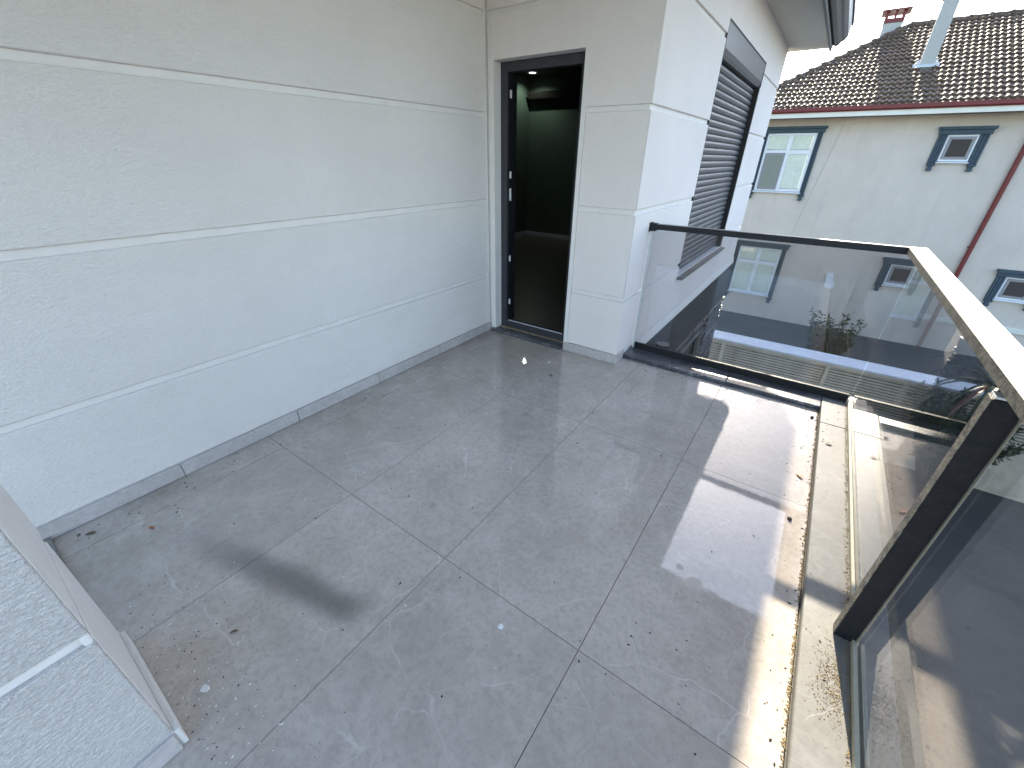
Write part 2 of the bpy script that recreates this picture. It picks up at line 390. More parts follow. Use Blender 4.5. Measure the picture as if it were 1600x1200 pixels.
# window wall x = PX, window y 1.43-3.40, z .40-2.33 ; wall ends y = 4.8
WY0, WY1, WZ0, WZ1, WE = 1.43, 3.40, .40, 2.33, 4.80
ww = MB().box(PX-.24, PX-T, .252, WY0, -3, 2.69).box(PX-.24, PX-T, WY1, WE-.01, -3, 2.69).box(PX-.24, PX-T, WY0, WY1, WZ1, 2.69).box(PX-.24, PX-T, WY0, WY1, -.76, WZ0).box(PX-.24, PX-T, WY0, 2.0, -3, -.76).box(PX-.24, PX-T, 2.0, WY1, -3, -2.2).build('window_wall', M_smooth, HB)
for a, b in zbands(.036, 2.688):
    spans = [(.001, WY0), (WY1, WE)]
    if a < .1:
        MB().prism([(.001, .036), (WE, .036), (WE, b), (WY1, b), (WY1, WZ0), (WY0, WZ0), (WY0, b), (.001, b)], 0, PX-T, PX).build('stucco_band', M_stucco_far, ww); continue
    if b > 2.6:
        MB().prism([(.001, a), (WY0, a), (WY0, WZ1+.012), (WY1+.006, WZ1+.012), (WY1+.006, a), (WE, a), (WE, b), (.001, b)], 0, PX-T, PX).build('stucco_band', M_stucco_far, ww); continue
    for s0, s1 in spans:
        aa, bb = a, b
        band('stucco_band', PX-T, PX, s0, s1, aa, bb, ww, M_stucco_far)
MB().box(PX-T, PX, .001, .3, -.02, .034).build('skirting_bed', M_smooth, ww)
MB().box(PX, PX+SK, 0.0005, .148, .002, .073, .0015).build('skirting_tile', M_skirt, ww, (PX, 0, 0))
# white drip edge, then charcoal render, then ledger stones
MB().prism([(PX-T, .034), (PX+.004, .034), (PX+.016, -.045), (PX+.016, -.07), (PX-T, -.07)], 1, .46, WE+.03).build('drip_edge', M_smooth, ww)
cl = MB().box(PX-T, PX+.006, .45, WE+.02, -.62, -.071).box(PX-.24, PX-.017, WE, WE+.02, -3, -.071).build('charcoal_wall', M_dark, HB)
MB().box(PX-T, PX-.004, .45, 2.0, -3, -.621).box(PX-T, PX-.004, 3.45, WE+.02, -3, -.621).box(PX-T, PX-.004, 2.0, 3.45, -3, -2.2).box(PX-T, PX-.004, 2.0, 3.45, -.76, -.621).build('stone_backing', M_dark, cl)
rr = random.Random(3); z = -.625; n = 0
while z > -2.9:
    h = rr.choice([.035, .045, .055]); y = .46 - rr.uniform(0, .2) + .2
    while y < WE+.02:
        L = rr.uniform(.14, .42); y1 = min(y+L, WE+.03)
        if y < 1.6: y = y1; continue
        if not (y1 > 1.98 and y < 3.47 and z-h < -.76 and z > -2.2) and n < 290:
            t = rr.uniform(.006, .034)
            if z > -2.45:
                MB().prism([(PX-.004, z-.001), (PX+t, z-.003-rr.uniform(0, .006)), (PX+t*rr.uniform(.75, 1), z-h+.003), (PX-.004, z-h+.001)], 1, y+.001, y1-.001).build('ledger_stone', M_ledger, cl, (PX, y, z)); n += 1
        y = y1
    z -= h
# ground floor window beside the stones
gw_ = MB().box(PX-.10, PX+.035, 3.40, 3.455, -2.2, -.76).box(PX-.10, PX+.02, 2.0, 3.399, -.82, -.762).build('lower_window', M_sillm, HB)
MB().box(PX-.09, PX-.04, 3.33, 3.399, -2.2, -.821).box(PX-.09, PX-.04, 2.0, 3.329, -.88, -.821).box(PX-.09, PX-.04, 2.62, 2.68, -2.2, -.881).build('window_frame', M_frame, gw_)
MB().box(PX-.07, PX-.06, 2.0, 3.33, -2.2, -.88).build('window_pane', M_mesh, gw_)
# roller shutter
sh = MB().box(PX-.075, PX-.066, WY0+.001, WY1-.001, WZ0+.001, 2.12).build('roller_shutter', M_black, HB)
MB().box(PX-.10, PX-.005, WY0+.001, WY0+.029, WZ0+.001, 2.117).build('guide_rail', M_black, sh)
MB().box(PX-.10, PX+.004, WY1-.049, WY1-.001, WZ0+.001, 2.117).build('guide_rail', M_black, sh)
MB().prism([(PX-.1, WZ1), (PX+.002, WZ1), (PX+.002, 2.17), (PX-.008, 2.135), (PX-.02, 2.118), (PX-.1, 2.118)], 1, WY0+.002, WY1-.002).build('shutter_box', M_shutter, sh)
MB().box(PX-.1, PX+.005, WY0+.001, WY1+.006, WZ1+.001, WZ1+.012).box(PX-.01, PX+.005, WY1, WY1+.008, 2.12, WZ1).build('box_trim', M_black, sh)
P = .055; prof = []
for i in range(7):
    t = i/6; prof.append((-.058+.013*math.sin(math.pi*t)**.8, -P*t*.9))
prof += [(-.066, -P*.9), (-.066, 0)]
zt = 2.105; k = 0; me0 = None
while zt-P > WZ0:
    if me0 is None:
        o = MB().prism([(PX+a, zt+b) for a, b in prof], 1, WY0+.03, WY1-.05).build('shutter_slat', M_shutter, sh, (PX, 2.4, zt), smooth=False); me0 = o.data
    else:
        o = bpy.data.objects.new('shutter_slat', me0); link(o, sh, (PX, 2.4, zt))
    zt -= P
MB().prism([(PX-.1, WZ0+.004), (PX+.052, WZ0-.018), (PX+.052, WZ0-.036), (PX+.046, WZ0-.036), (PX+.046, WZ0-.024), (PX-.1, WZ0-.004)], 1, WY0-.012, WY1+.05).box(PX, PX+.05, WY0-.016, WY0-.012, WZ0-.036, WZ0-.004).build('window_sill', M_sillm, HB)
# soffit, fascia, gutter, roof
box('soffit', -.3, 1.66, .72, 5.10, 2.690, 2.74, M_soffit, HB)
box('balcony_ceiling', -.3, 3.05, -3.4, .715, 2.690, 2.96, M_soffit, HB)
MB().box(1.662, 1.69, .72, 5.10, 2.655, 2.92, .003).build('fascia', M_gutter, HB)
MB().prism([(1.692, 2.90), (1.692, 2.71), (1.715, 2.69), (1.75, 2.70), (1.775, 2.735), (1.80, 2.745), (1.825, 2.785), (1.825, 2.90), (1.815, 2.90), (1.815, 2.79), (1.795, 2.757), (1.77, 2.745), (1.745, 2.712), (1.72, 2.705), (1.703, 2.72), (1.703, 2.90)], 1, .73, 5.06).build('gutter', M_gutter, HB)
MB().prism([(1.665, 2.925), (1.84, 2.90), (1.84, 2.94), (-3.0, 4.75), (-3.0, 4.55)], 1, .72, 5.15).build('roof', M_gutter, HB)
MB().box(-3.0, -.252, -3.4, .24, -3, 2.69).build('rear_wing', M_stucco_far, HB)
# near pier, mirrored, with its own door opening
YN = -2.920
nw = MB().box(.775, PX-T, -3.25, YN-T, -.25, 2.69).box(-.015, .775, -3.25, YN-T, 1.992, 2.69).build('near_wall', M_smooth, HB)
for a, b in zbands(.075, 2.688):
    band('stucco_band', PX-T, PX, -3.25, YN-.002, a, b, nw, M_stucco_near, .0025)
    MB().box(.777, PX-T-.0005, YN-T, YN-.001, a, b, .003).build('plaster_band', M_smooth, nw)
for a, b in GZ:
    MB().box(PX-T-.0004, PX-.003, YN-.018, YN-.003, a-.001, b+.001, .003).build('groove_filler', M_smooth, nw)
MB().box(PX-T, PX, -3.25, YN, -.02, .073).box(.777, PX-T-.001, YN-T, YN, -.02, .073).build('skirting_bed', M_smooth, nw)
MB().box(PX, PX+SK, -3.25, YN-.004, .002, .072, .0015).build('skirting_tile', M_skirt, nw, (PX, YN, 0))
MB().box(.79, PX+.004, YN, YN+SK, .002, .072, .0015).build('skirting_tile', M_smooth, nw, (PX, YN, 0))
MB().box(.014, .774, -3.25, -2.962, .001, .022, .002).build('door_sill', M_kerb, nw)

# balcony door: frame, sill, hinges; room beyond
df = MB().box(.060, .118, .085, .150, .03, 1.990, .002).box(.714, .766, .085, .150, .03, 1.990, .002).box(.1185, .7135, .085, .150, 1.932, 1.990, .002).box(.1185, .7135, .085, .150, .031, .088, .002).build('door_frame', M_frame, HB)
MB().box(.1185, .132, .095, .19, .09, 1.93).box(.700, .7135, .095, .19, .09, 1.93).build('rebate_profile', M_black, df)
MB().box(.125, .71, .098, .104, .088, .094).build('threshold_strip', M_silver, df)
for zz in (.24, .62, 1.10, 1.26, 1.78):
    hgt = .05 if zz != 1.10 else .09
    MB().tube((.136, .112, zz), (.136, .112, zz+hgt), .006, n=8).box(.131, .134, .100, .125, zz+.004, zz+hgt-.004).build('hinge', M_silver, df, smooth=False)
MB().box(.030, .770, -.034, .086, .001, .028, .003).build('door_sill', M_dmarble, HB)
MB().box(.062, .766, .062, .084, .0285, .033).build('sealant_line', M_sand, HB)
# room
rm = MB().box(-2.75, -2.55, .26, 4.6, 0, 2.62).box(-2.75, .98, 4.41, 4.6, 0, 2.62).box(-2.75, .06, .252, .27, 0, 2.62).box(.768, .98, .252, .27, 0, 2.62).box(.06, .768, .252, .27, 2.0, 2.62).box(.97, .985, .27, 4.41, 0, 2.62).build('room_walls', M_roomwall, HB)
box('room_floor', -2.75, .98, .155, 4.6, -.05, .048, M_wood, rm)
box('room_ceiling', -2.75, .98, .252, 4.6, 2.62, 2.67, M_roomceil, rm)
MB().box(-2.549, -2.535, .27, 4.409, .049, .12).box(-2.534, .97, 4.395, 4.409, .049, .12).build('room_skirting', M_roomskirt, rm)
MB().prism([(4.25, 2.37), (4.408, 2.37), (4.408, 2.28), (4.30, 2.28)], 0, -2.50, .97).build('curtain_box', M_mesh, rm)
dl = thing('ceiling_downlight', 'small lit round downlight on the dark room ceiling seen through the balcony door', 'ceiling light', (-2.30, 4.10, 2.619))
MB().tube((-2.30, 4.10, 2.608), (-2.30, 4.10, 2.6195), .085, n=24).build('trim_ring', M_pvc, dl)
MB().tube((-2.30, 4.10, 2.604), (-2.30, 4.10, 2.6075), .055, n=24).build('lamp_lens', M_emit, dl)
ld = bpy.data.lights.new('downlight_glow', 'SPOT'); ld.energy = 5; ld.specular_factor = 0.0; ld.spot_size = math.radians(140); ld.spot_blend = .8; ld.color = (.85, 1, .85); ld.shadow_soft_size = .014
lo = bpy.data.objects.new('downlight_glow', ld); link(lo, dl, (-2.30, 4.10, 2.59))

# ------------------------------------------------------------------ balcony floor
bs = MB().box(0, 2.86, -3.3, .45, -.30, -.014).build('balcony_floor', M_grout); bs['kind'] = 'structure'
XS = [SK*0+.001, .178, .787, 1.391, 1.988, 2.566]
YS = [-3.28, -2.073, -.886, .150]
J = .0011
for i in range(5):
    for j in range(3):
        x0, x1, y0, y1 = XS[i]+J, XS[i+1]-J, YS[j]+J, YS[j+1]-J
        if j == 2:
            if i < 2: y1 = -.001
        pieces = [(x0, x1, y0, y1)]
        if j == 0 and i < 2: pieces = [(x0, x1, -3.28, y1)]
        if j == 0 and i == 2: pieces = [(x0, PX, YN+.001, y1), (PX+.0, x1, -3.28, y1)]
        if j == 2 and i == 2: pieces = [(x0, PX+.001, y0, -.001), (PX+.001, x1, y0, y1)]
        b_ = MB()
        for q in pieces:
            if q[1]-q[0] > .005: b_.box(q[0], q[1], q[2], q[3], -.013, 0.0)
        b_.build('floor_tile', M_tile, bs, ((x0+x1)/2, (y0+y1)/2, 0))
kerb = MB().box(2.569, 2.80, -3.3, .44, -.05, -.001).box(PX, 2.568, .152, .44, -.05, -.001).build('kerb_bed', M_grout); kerb['kind'] = 'structure'
MB().box(2.571, 2.815, -3.28, -.062, 0, .030, .003).build('kerb_slab', M_kerb, kerb, (2.7, -1.5, 0))
MB().box(2.571, 2.815, -.059, .300, 0, .030, .003).build('kerb_slab', M_kerb, kerb, (2.7, .1, 0))
MB().box(PX+.001, 2.0, .155, .43, 0, .027, .003).build('kerb_slab', M_dmarble, kerb, (1.6, .3, 0))
MB().box(2.002, 2.568, .155, .43, 0, .027, .003).build('kerb_slab', M_dmarble, kerb, (2.3, .3, 0))
MB().box(2.5685, 2.815, .302, .43, 0, .027, .003).build('kerb_slab', M_dmarble, kerb, (2.7, .36, 0))
MB().box(PX+.013, 2.565, .138, .1515, .0005, .009).build('kerb_step', M_dmarble, kerb)

# ------------------------------------------------------------------ glass railing
R = thing('glass_railing', 'smoked glass balcony railing with black top rail and wide sunlit handrail on the right', 'railing', (2.70, .34, .03))
MB().box(PX+.012, 2.702, .322, .362, .962, 1.0, .003).build('top_rail', M_toprail, R)
MB().box(PX+.001, PX+.011, .312, .372, .945, 1.008, .002).box(PX+.011, PX+.05, .316, .368, .952, 1.003, .002).build('bracket_or_reflection_stand_in', M_black, R)
MB().box(2.66, 2.742, -3.3, .3605, .966, 1.0012, .003).build('handrail', M_rail, R)
MB().box(PX+.03, 2.705, .328, .355, .0275, .078, .002).build('bottom_channel', M_black, R)
MB().box(PX+.014, PX+.030, .330, .352, .0275, .961, .001).build('wall_profile', M_frontedge, R)
MB().box(PX+.031, 2.716, .337, .345, .050, .961).build('glass_panel', M_glass, R)
GX = 2.7215
MB().box(GX-.004, GX+.004, -1.5235, .334, .040, .965).build('glass_panel', M_glass, R)
MB().box(GX-.004, GX+.004, -3.28, -1.5265, .040, .965).build('glass_panel', M_glass, R)
MB().box(GX-.016, GX-.0045, -1.503, .332, .0305, .050, .001).box(GX+.0045, GX+.016, -1.503, .332, .0305, .050, .001).build('bottom_channel', M_alu, R)
MB().box(GX-.016, GX-.0045, -3.28, -1.547, .0305, .050, .001).box(GX+.0045, GX+.016, -3.28, -1.547, .0305, .050, .001).build('bottom_channel', M_alu, R)
pst = MB().box(2.660, 2.716, -1.545, -1.505, .0305, .945, .002).build('post', M_black, R)
MB().box(2.6585, 2.6598, -1.543, -1.507, .033, .943).build('dusty_face', M_blackdust, pst)
MB().box(2.663, 2.700, -1.542, -1.508, .9455, .951).build('post_cap', M_pvc, pst)
MB().box(2.690, 2.714, -1.540, -1.510, .9515, .9655).build('post_pin', M_black, pst)
MB().box(2.7162, 2.7172, -1.556, -1.5455, .0505, .93).build('edge_strip', M_alu, pst)

# ------------------------------------------------------------------ small lamp on the lower wall
wl = thing('outdoor_lamp', 'short black cylinder lamp with pale lid fixed low on the wall below the shutter', 'lamp', (1.335, .95, -.30))
MB().tube((1.335, .95, -.30), (1.335, .95, -.14), .06, n=20).build('lamp_body', M_black, wl)
MB().tube((1.335, .95, -.1395), (1.335, .95, -.132), .058, n=20).build('lamp_lid', M_lampcap, wl)
MB().box(PX+.018, PX+.055, .92, .98, -.27, -.21).build('bracket', M_black, wl)

# ------------------------------------------------------------------ neighbour house
FY = 12.0
NH = thing('neighbour_house', 'pale grey two storey house with brown tiled roof and slate blue window mouldings', 'house', (3, FY, -3))
RP = .49; EY = 11.39; EZ = 2.5
HX0, HX1 = -.45, 13.0
fw_ = MB().box(HX0, HX1, FY, FY+6.4, -3.17, 2.36).build('wall', M_facade, NH)
MB().box(HX0-.03, HX1+.03, FY-.02, FY+6.4, -3.5, -3.171).build('plinth', M_plinth, NH)
MB().box(HX0-.5, HX1+.5, EY-.02, FY+.01, 2.37, 2.44).build('eave_soffit', M_eave, NH)
MB().prism([(EY-.12, 2.545), (EY-.12, 2.47), (EY-.09, 2.441), (EY-.03, 2.441), (EY-.021, 2.46), (EY-.021, 2.55), (EY-.03, 2.55), (EY-.035, 2.46), (EY-.085, 2.455), (EY-.105, 2.48), (EY-.105, 2.545)], 0, HX0-.5, HX1+.5).build('gutter', M_red, NH)
MB().box(HX0-.5, HX1+.5, EY-.045, EY-.0215, 2.34, 2.4405).build('eave_board', M_eave, NH)
# roof: two slopes with a hip at the left
HD = 4.73; HK = .757; RY = EY+HD; RZ = EZ+HD*RP; LX = -.92; RX0 = LX+HD*HK; RX1 = HX1-3.6
roof = MB().add([(LX, EY-.02, EZ-.055), (HX1+.5, EY-.02, EZ-.055), (RX1, RY, RZ-.055), (RX0, RY, RZ-.055), (LX, 2*RY-EY, EZ-.055), (HX1+.5, 2*RY-EY, EZ-.055), (LX, EY-.02, EZ-.10), (HX1+.5, EY-.02, EZ-.10), (LX, 2*RY-EY, EZ-.10), (HX1+.5, 2*RY-EY, EZ-.10)],
    [(0, 1, 2, 3), (3, 2, 5, 4), (0, 3, 4), (1, 5, 2), (6, 8, 9, 7), (0, 6, 7, 1), (4, 5, 9, 8), (0, 4, 8, 6), (1, 7, 9, 5)]).build('roof', M_rtile, NH)
TW, TL = .250, .256
th = math.atan(RP); ca, sa = math.cos(th), math.sin(th)
def tile_geo():
    vs = []; N = 10
    for (dv, dz) in ((0, .058), (TL+.05, .012)):
        for i in range(N+1):
            t = i/N; hgt = .030*abs(math.sin(2*math.pi*t))**.8 if math.sin(2*math.pi*t) > 0 else -.004
            ph = (t*2) % 1; hgt = .030*math.sin(math.pi*min(1, ph/.62)) if ph < .62 else 0
            vs.append((t*TW, dv, dz+hgt))
    for i in range(N+1): vs.append((i/N*TW, .004, .012))
    fs = [(i, i+1, N+2+i, N+1+i) for i in range(N)] + [(2*N+2+i, 2*N+3+i, i+1, i) for i in range(N)]
    return vs, fs
tv, tf = tile_geo()
def slope_pt(x, s, h):    # x along eave, s up the slope, h normal to the slope
    return Vector((x, EY-.03+s*ca-h*sa, EZ-.05+s*sa+h*ca))
tme = bpy.data.meshes.new('roof_tile')
tme.from_pydata([tuple(Vector((v[0], v[1]*ca-v[2]*sa, v[1]*sa+v[2]*ca))) for v in tv], [], tf); tme.materials.append(M_rtile)
CS0 = (13.33-EY)/ca; SL = HD/ca; nrow = int(SL/TL); cnt = 0; rest = MB(); rt_ = random.Random(5)
for r in range(nrow+1):
    s = r*TL; xl = LX + s*ca*HK
    c0 = math.floor((xl+.9)/TW)
    x = -.9 + c0*TW
    while x < 9.0:
        js_ = rt_.uniform(-.006, .006); jh = rt_.uniform(-.004, .006); jx = rt_.uniform(-.004, .004)
        if not (3.02 < x+.12 < 3.42 and CS0-.1 < s+.1 < CS0+.3):
            if cnt < 298 and x < 8.2 and x > max(-.35, xl+.2):
                o = bpy.data.objects.new('roof_tile', tme); link(o, roof, slope_pt(x+jx, s+js_, jh)); cnt += 1
            else:
                rest.add([slope_pt(max(x+jx+v[0], LX+(s+v[1])*ca*HK-.02), s+js_+v[1], v[2]+jh) for v in tv], tf)
        x += TW
ro = rest.build('roof_tiles', M_rtile, roof, recalc=False); ro['kind'] = 'stuff'
# hip and ridge caps
def cap(p0, p1, name='ridge_tile'):
    p0 = Vector(p0); p1 = Vector(p1); d = (p1-p0); L = d.length; d.normalize(); side = d.cross(Vector((0, 0, 1))).normalized(); upv = side.cross(d)
    vs = []; N = 8
    for (t, r) in ((0, .115), (.07, .115), (.071, .10), (L+.02, .088)):
        for i in range(N+1):
            a = math.pi*i/N; vs.append(p0+d*t+side*math.cos(a)*r+upv*(math.sin(a)*r))
    fs = []
    for q in range(3):
        for i in range(N): fs.append((q*(N+1)+i, q*(N+1)+i+1, (q+1)*(N+1)+i+1, (q+1)*(N+1)+i))
    fs.append(tuple(range(N+1)))
    return MB().add(vs, fs).build(name, M_rtile, roof, p0, smooth=True)
h0 = Vector((LX, EY, EZ-.035)); h1 = Vector((RX0, RY, RZ-.035)); hd = h1-h0; nh = int(hd.length/.40)
for i in range(nh): cap(h0+hd*(i/nh), h0+hd*((i+1)/nh))
nr = int((9.2-RX0)/.40)
for i in range(nr): cap((RX0+i*.40, RY, RZ-.035), (RX0+(i+1)*.40, RY, RZ-.035))
# chimneys
CX, CY = 3.07, 13.33
ch = MB().box(CX, CX+.28, CY, CY+.28, 3.1, 4.75, .008).build('chimney', M_chim, NH)
MB().box(CX-.03, CX+.31, CY-.03, CY+.31, 4.751, 4.90).build('chimney_band', M_red, ch)
MB().box(CX-.1, CX+.38, CY-.1, CY+.38, 5.05, 5.09).box(CX-.02, CX+.05, CY-.02, CY+.05, 4.90, 5.05).box(CX+.23, CX+.30, CY-.02, CY+.05, 4.90, 5.05).box(CX-.02, CX+.05, CY+.23, CY+.30, 4.90, 5.05).box(CX+.23, CX+.30, CY+.23, CY+.30, 4.90, 5.05).build('chimney_cap', M_red, ch)
fl = MB()
for (dx, dy, w_, d_) in ((-.12, -.05, .14, .08), (.02, -.06, .24, .07), (.24, -.05, .14, .10), (.275, .04, .07, .2), (-.07, .04, .07, .2)):
    a = CX+dx; b0 = CY+dy
    zf = lambda yy: EZ+(yy-EY)*RP+.02
    fl.add([(a, b0, zf(b0)), (a+w_, b0-.02, zf(b0-.02)), (a+w_, b0+d_, zf(b0+d_)+.02), (a, b0+d_, zf(b0+d_)+.02), (a, b0, zf(b0)+.010), (a+w_, b0-.02, zf(b0-.02)+.012), (a+w_, b0+d_, zf(b0+d_)+.035), (a, b0+d_, zf(b0+d_)+.035)], [(0, 3, 2, 1), (4, 5, 6, 7), (0, 1, 5, 4), (1, 2, 6, 5), (2, 3, 7, 6), (3, 0, 4, 7)])
fl.build('chimney_flashing', M_frontedge, ch)
c2 = MB().box(2.03, 2.46, 16.0, 16.43, 3.6, 4.90, .008).build('chimney', M_chim, NH)
MB().box(2.01, 2.48, 15.98, 16.45, 4.901, 5.0).box(2.01, 2.09, 15.98, 16.06, 5.0, 5.15).box(2.40, 2.48, 15.98, 16.06, 5.0, 5.15).box(2.01, 2.09, 16.37, 16.45, 5.0, 5.15).box(2.40, 2.48, 16.37, 16.45, 5.0, 5.15).box(2.22, 2.28, 15.98, 16.05, 5.0, 5.15).build('chimney_band', M_red, c2)
MB().box(1.91, 2.58, 15.88, 16.55, 5.151, 5.19).build('chimney_cap', M_red, c2)
# windows
def pendant(mb, x, z):
    mb.box(x-.075, x+.075, FY-.10, FY, z-.045, z, .006).box(x-.045, x+.045, FY-.07, FY, z-.075, z-.044, .004)
    mb.prism([(x-.03, z-.074), (x+.03, z-.074), (x+.055, z-.12), (x+.03, z-.155), (x-.03, z-.155), (x-.055, z-.12)], 1, FY-.09, FY)
def pilaster(mb, x0, x1, z0, z1):
    w_ = (x1-x0)/3; mb.box(x0, x1, FY-.035, FY, z0, z1)
    for i in range(3): mb.box(x0+w_*i+.006, x0+w_*(i+1)-.006, FY-.06, FY-.0345, z0, z1, .004)
def lintel(mb, x0, x1, z0, z1):
    h_ = z1-z0
    mb.box(x0+.03, x1-.03, FY-.09, FY, z0, z0+h_*.6, .004).box(x0, x1, FY-.13, FY, z0+h_*.6, z1, .006)
def big_window(x0, x1, z0, z1, screen):
    mb = MB().box(x0, x1, FY-.012, FY+.0, z1-.05, z1).box(x0, x1, FY-.012, FY, z0, z0+.05).box(x0, x0+.05, FY-.012, FY, z0, z1).box(x1-.05, x1, FY-.012, FY, z0, z1)
    xm = (x0+x1)/2; zt_ = z1-.44
    mb = MB().box(x0, x1, FY-.03, FY-.001, z1-.055, z1, .003).box(x0, x1, FY-.03, FY-.001, z0, z0+.055, .003).box(x0, x0+.055, FY-.03, FY-.001, z0+.056, z1-.056, .003).box(x1-.055, x1, FY-.03, FY-.001, z0+.056, z1-.056, .003)
    mb.box(xm-.05, xm+.05, FY-.034, FY-.001, z0+.056, z1-.056, .003).box(x0+.056, xm-.051, FY-.032, FY-.001, zt_-.05, zt_+.05, .003).box(xm+.051, x1-.056, FY-.032, FY-.001, zt_-.05, zt_+.05, .003)
    f = mb.build('window', M_pvc, NH)
    for a, b in ((x0+.056, xm-.051), (xm+.051, x1-.056)):
        for c, d in ((z0+.056, zt_-.051), (zt_+.051, z1-.056)):
            MB().box(a, b, FY-.016, FY-.012, c, d).build('pane', M_pane, f)
            MB().box(a+.001, b-.001, FY-.022, FY-.0165, c, c+.012).build('glazing_bead', M_grey, f)
    cu = MB(); n_ = 60
    for i in range(n_):
        a = x0+.04+(x1-x0-.08)*i/n_; b = x0+.04+(x1-x0-.08)*(i+1)/n_
        ya = FY-.0052+.0028*math.sin(i*1.1+math.sin(i*.37)*2); yb = FY-.0052+.0028*math.sin((i+1)*1.1+math.sin((i+1)*.37)*2)
        cu.add([(a, ya, z0+.04), (b, yb, z0+.04), (b, yb, z1-.04), (a, ya, z1-.04)], [(0, 1, 2, 3)])
    cu.build('curtain', M_curtain, f)
    if screen:
        a, b, c, d = x0+.075, xm-.03, z0+.03, zt_-.02
        s_ = MB().box(a, b, FY-.05, FY-.036, d-.05, d).box(a, b, FY-.05, FY-.036, c, c+.05).box(a, a+.05, FY-.05, FY-.036, c+.051, d-.051).box(b-.05, b, FY-.05, FY-.036, c+.051, d-.051).build('insect_screen', M_grey, f)
        MB().box(a+.05, b-.05, FY-.045, FY-.042, c+.05, d-.05).build('screen_mesh', M_meshl, f)
    else:
        for zz in (z0+.2, zt_-.2): MB().box(xm-.008, xm+.008, FY-.05, FY-.0345, zz, zz+.07).build('latch', M_grey, f)
    MB().prism([(FY-.09, z0-.045), (FY-.09, z0-.03), (FY-.002, z0-.005), (FY-.002, z0-.045)], 0, x0-.03, x1+.03).build('sill', M_pvc, f)
    t = MB(); lintel(t, x0-.19, x1+.175, z1+.005, z1+.15); pilaster(t, x0-.115, x0-.005, z0-.07, z1+.004); pilaster(t, x1+.005, x1+.115, z0-.07, z1+.004)
    pendant(t, x0-.06, z0-.071); pendant(t, x1+.06, z0-.071)
    t.build('window_moulding', M_trim, f)
def small_window(x0, x1, z0, z1):
    f = MB().box(x0, x1, FY-.03, FY-.001, z1-.035, z1, .003).box(x0, x1, FY-.03, FY-.001, z0, z0+.035, .003).box(x0, x0+.035, FY-.03, FY-.001, z0+.036, z1-.036, .003).box(x1-.035, x1, FY-.03, FY-.001, z0+.036, z1-.036, .003).build('window', M_pvc, NH)
    a, b, c, d = x0+.036, x1-.036, z0+.036, z1-.036
    MB().box(a, b, FY-.042, FY-.02, d-.055, d, .003).box(a, b, FY-.042, FY-.02, c, c+.055, .003).box(a, a+.055, FY-.042, FY-.02, c+.056, d-.056, .003).box(b-.055, b, FY-.042, FY-.02, c+.056, d-.056, .003).build('insect_screen', M_grey, f)
    MB().box(a+.055, b-.055, FY-.032, FY-.028, c+.055, d-.055).build('screen_mesh', M_mesh, f)
    MB().prism([(FY-.09, z0-.04), (FY-.09, z0-.025), (FY-.002, z0-.003), (FY-.002, z0-.04)], 0, x0-.02, x1+.02).build('sill', M_pvc, f)
    t = MB(); lintel(t, x0-.215, x1+.215, z1+.005, z1+.16); pilaster(t, x0-.165, x0-.006, z0-.055, z1+.004); pilaster(t, x1+.006, x1+.165, z0-.055, z1+.004)
    pendant(t, x0-.085, z0-.056); pendant(t, x1+.085, z0-.056)
    t.build('window_moulding', M_trim, f)
big_window(.345, 1.485, .645, 2.04, True)
big_window(.40, 1.52, -2.27, -.90, False)
small_window(4.03, 4.56, 1.425, 1.955)
small_window(4.06, 4.585, -1.475, -.965)
small_window(6.20, 6.73, -1.48, -.965)
small_window(6.20, 6.73, 1.425, 1.955)
MB().tube((5.345, FY-.07, -3.2), (5.345, FY-.07, 2.45), .048, n=12).box(5.28, 5.41, FY-.03, FY, 1.9, 1.93).box(5.28, 5.41, FY-.03, FY, -.4, -.37).build('downpipe', M_red, NH, smooth=False)
MB().tube((1.99, FY-.006, 2.33), (1.70, FY-.006, .15), .0035, n=5).tube((1.70, FY-.006, .15), (1.56, FY-.006, -.9), .0035, n=5).build('cable', M_chim, NH)
MB().prism([(2.78, -1.40), (2.95, -1.40), (2.955, -1.55), (3.05, -1.72), (3.0, -1.80), (2.82, -1.78)], 1, FY-.10, FY-.001).build('bracket_or_reflection_stand_in', M_pvc, NH)  # pale shape added to suggest the photographer's reflection in the front glass
MB().box(5.0, 8.5, FY-.06, FY-.001, -2.26, -2.12, .01).build('string_course', M_eave, NH)

# ------------------------------------------------------------------ louvred fence
FN = thing('louvre_fence', 'beige horizontal louvre fence under a white coping beyond the front glass', 'fence', (3, 5.25, -3))
box('coping', .2, 8.5, 5.19, 5.60, -1.535, -1.50, M_coping, FN, .004)
MB().box(.2, 8.5, 5.36, 5.45, -3.2, -1.536).build('backing_wall', M_grit, FN)
MB().box(.2, 8.5, 5.225, 5.3595, -3.2, -2.24, .004).build('base_wall', M_fence, FN)
px_ = [1.40, 3.02, 4.64, 6.26, 7.88]
for x in px_:
    MB().box(x-.03, x+.03, 5.225, 5.355, -2.239, -1.537, .004).build('fence_post', M_fence, FN, (x, 5.25, -3))
MB().box(.2, 8.5, 5.215, 5.224, -1.585, -1.537).build('top_batten', M_fence, FN)
segs = [(.2, 1.37)]+[(px_[i]+.03, px_[i+1]-.03) for i in range(4)]
for a, b in segs:
    me = None
    for k in range(13):
        zz = -1.60-.049*k; tilt = random.uniform(-.003, .003)
        if me is None:
            o = MB().prism([(5.245, zz-.024), (5.247, zz-.028), (5.275, zz-.004), (5.273, zz)], 0, a, b).build('louvre_slat', M_fence, FN, (0, 5.25, zz)); me = o.data
        else:
            o = bpy.data.objects.new('louvre_slat', me); link(o, FN, (0, 5.25+tilt, zz))

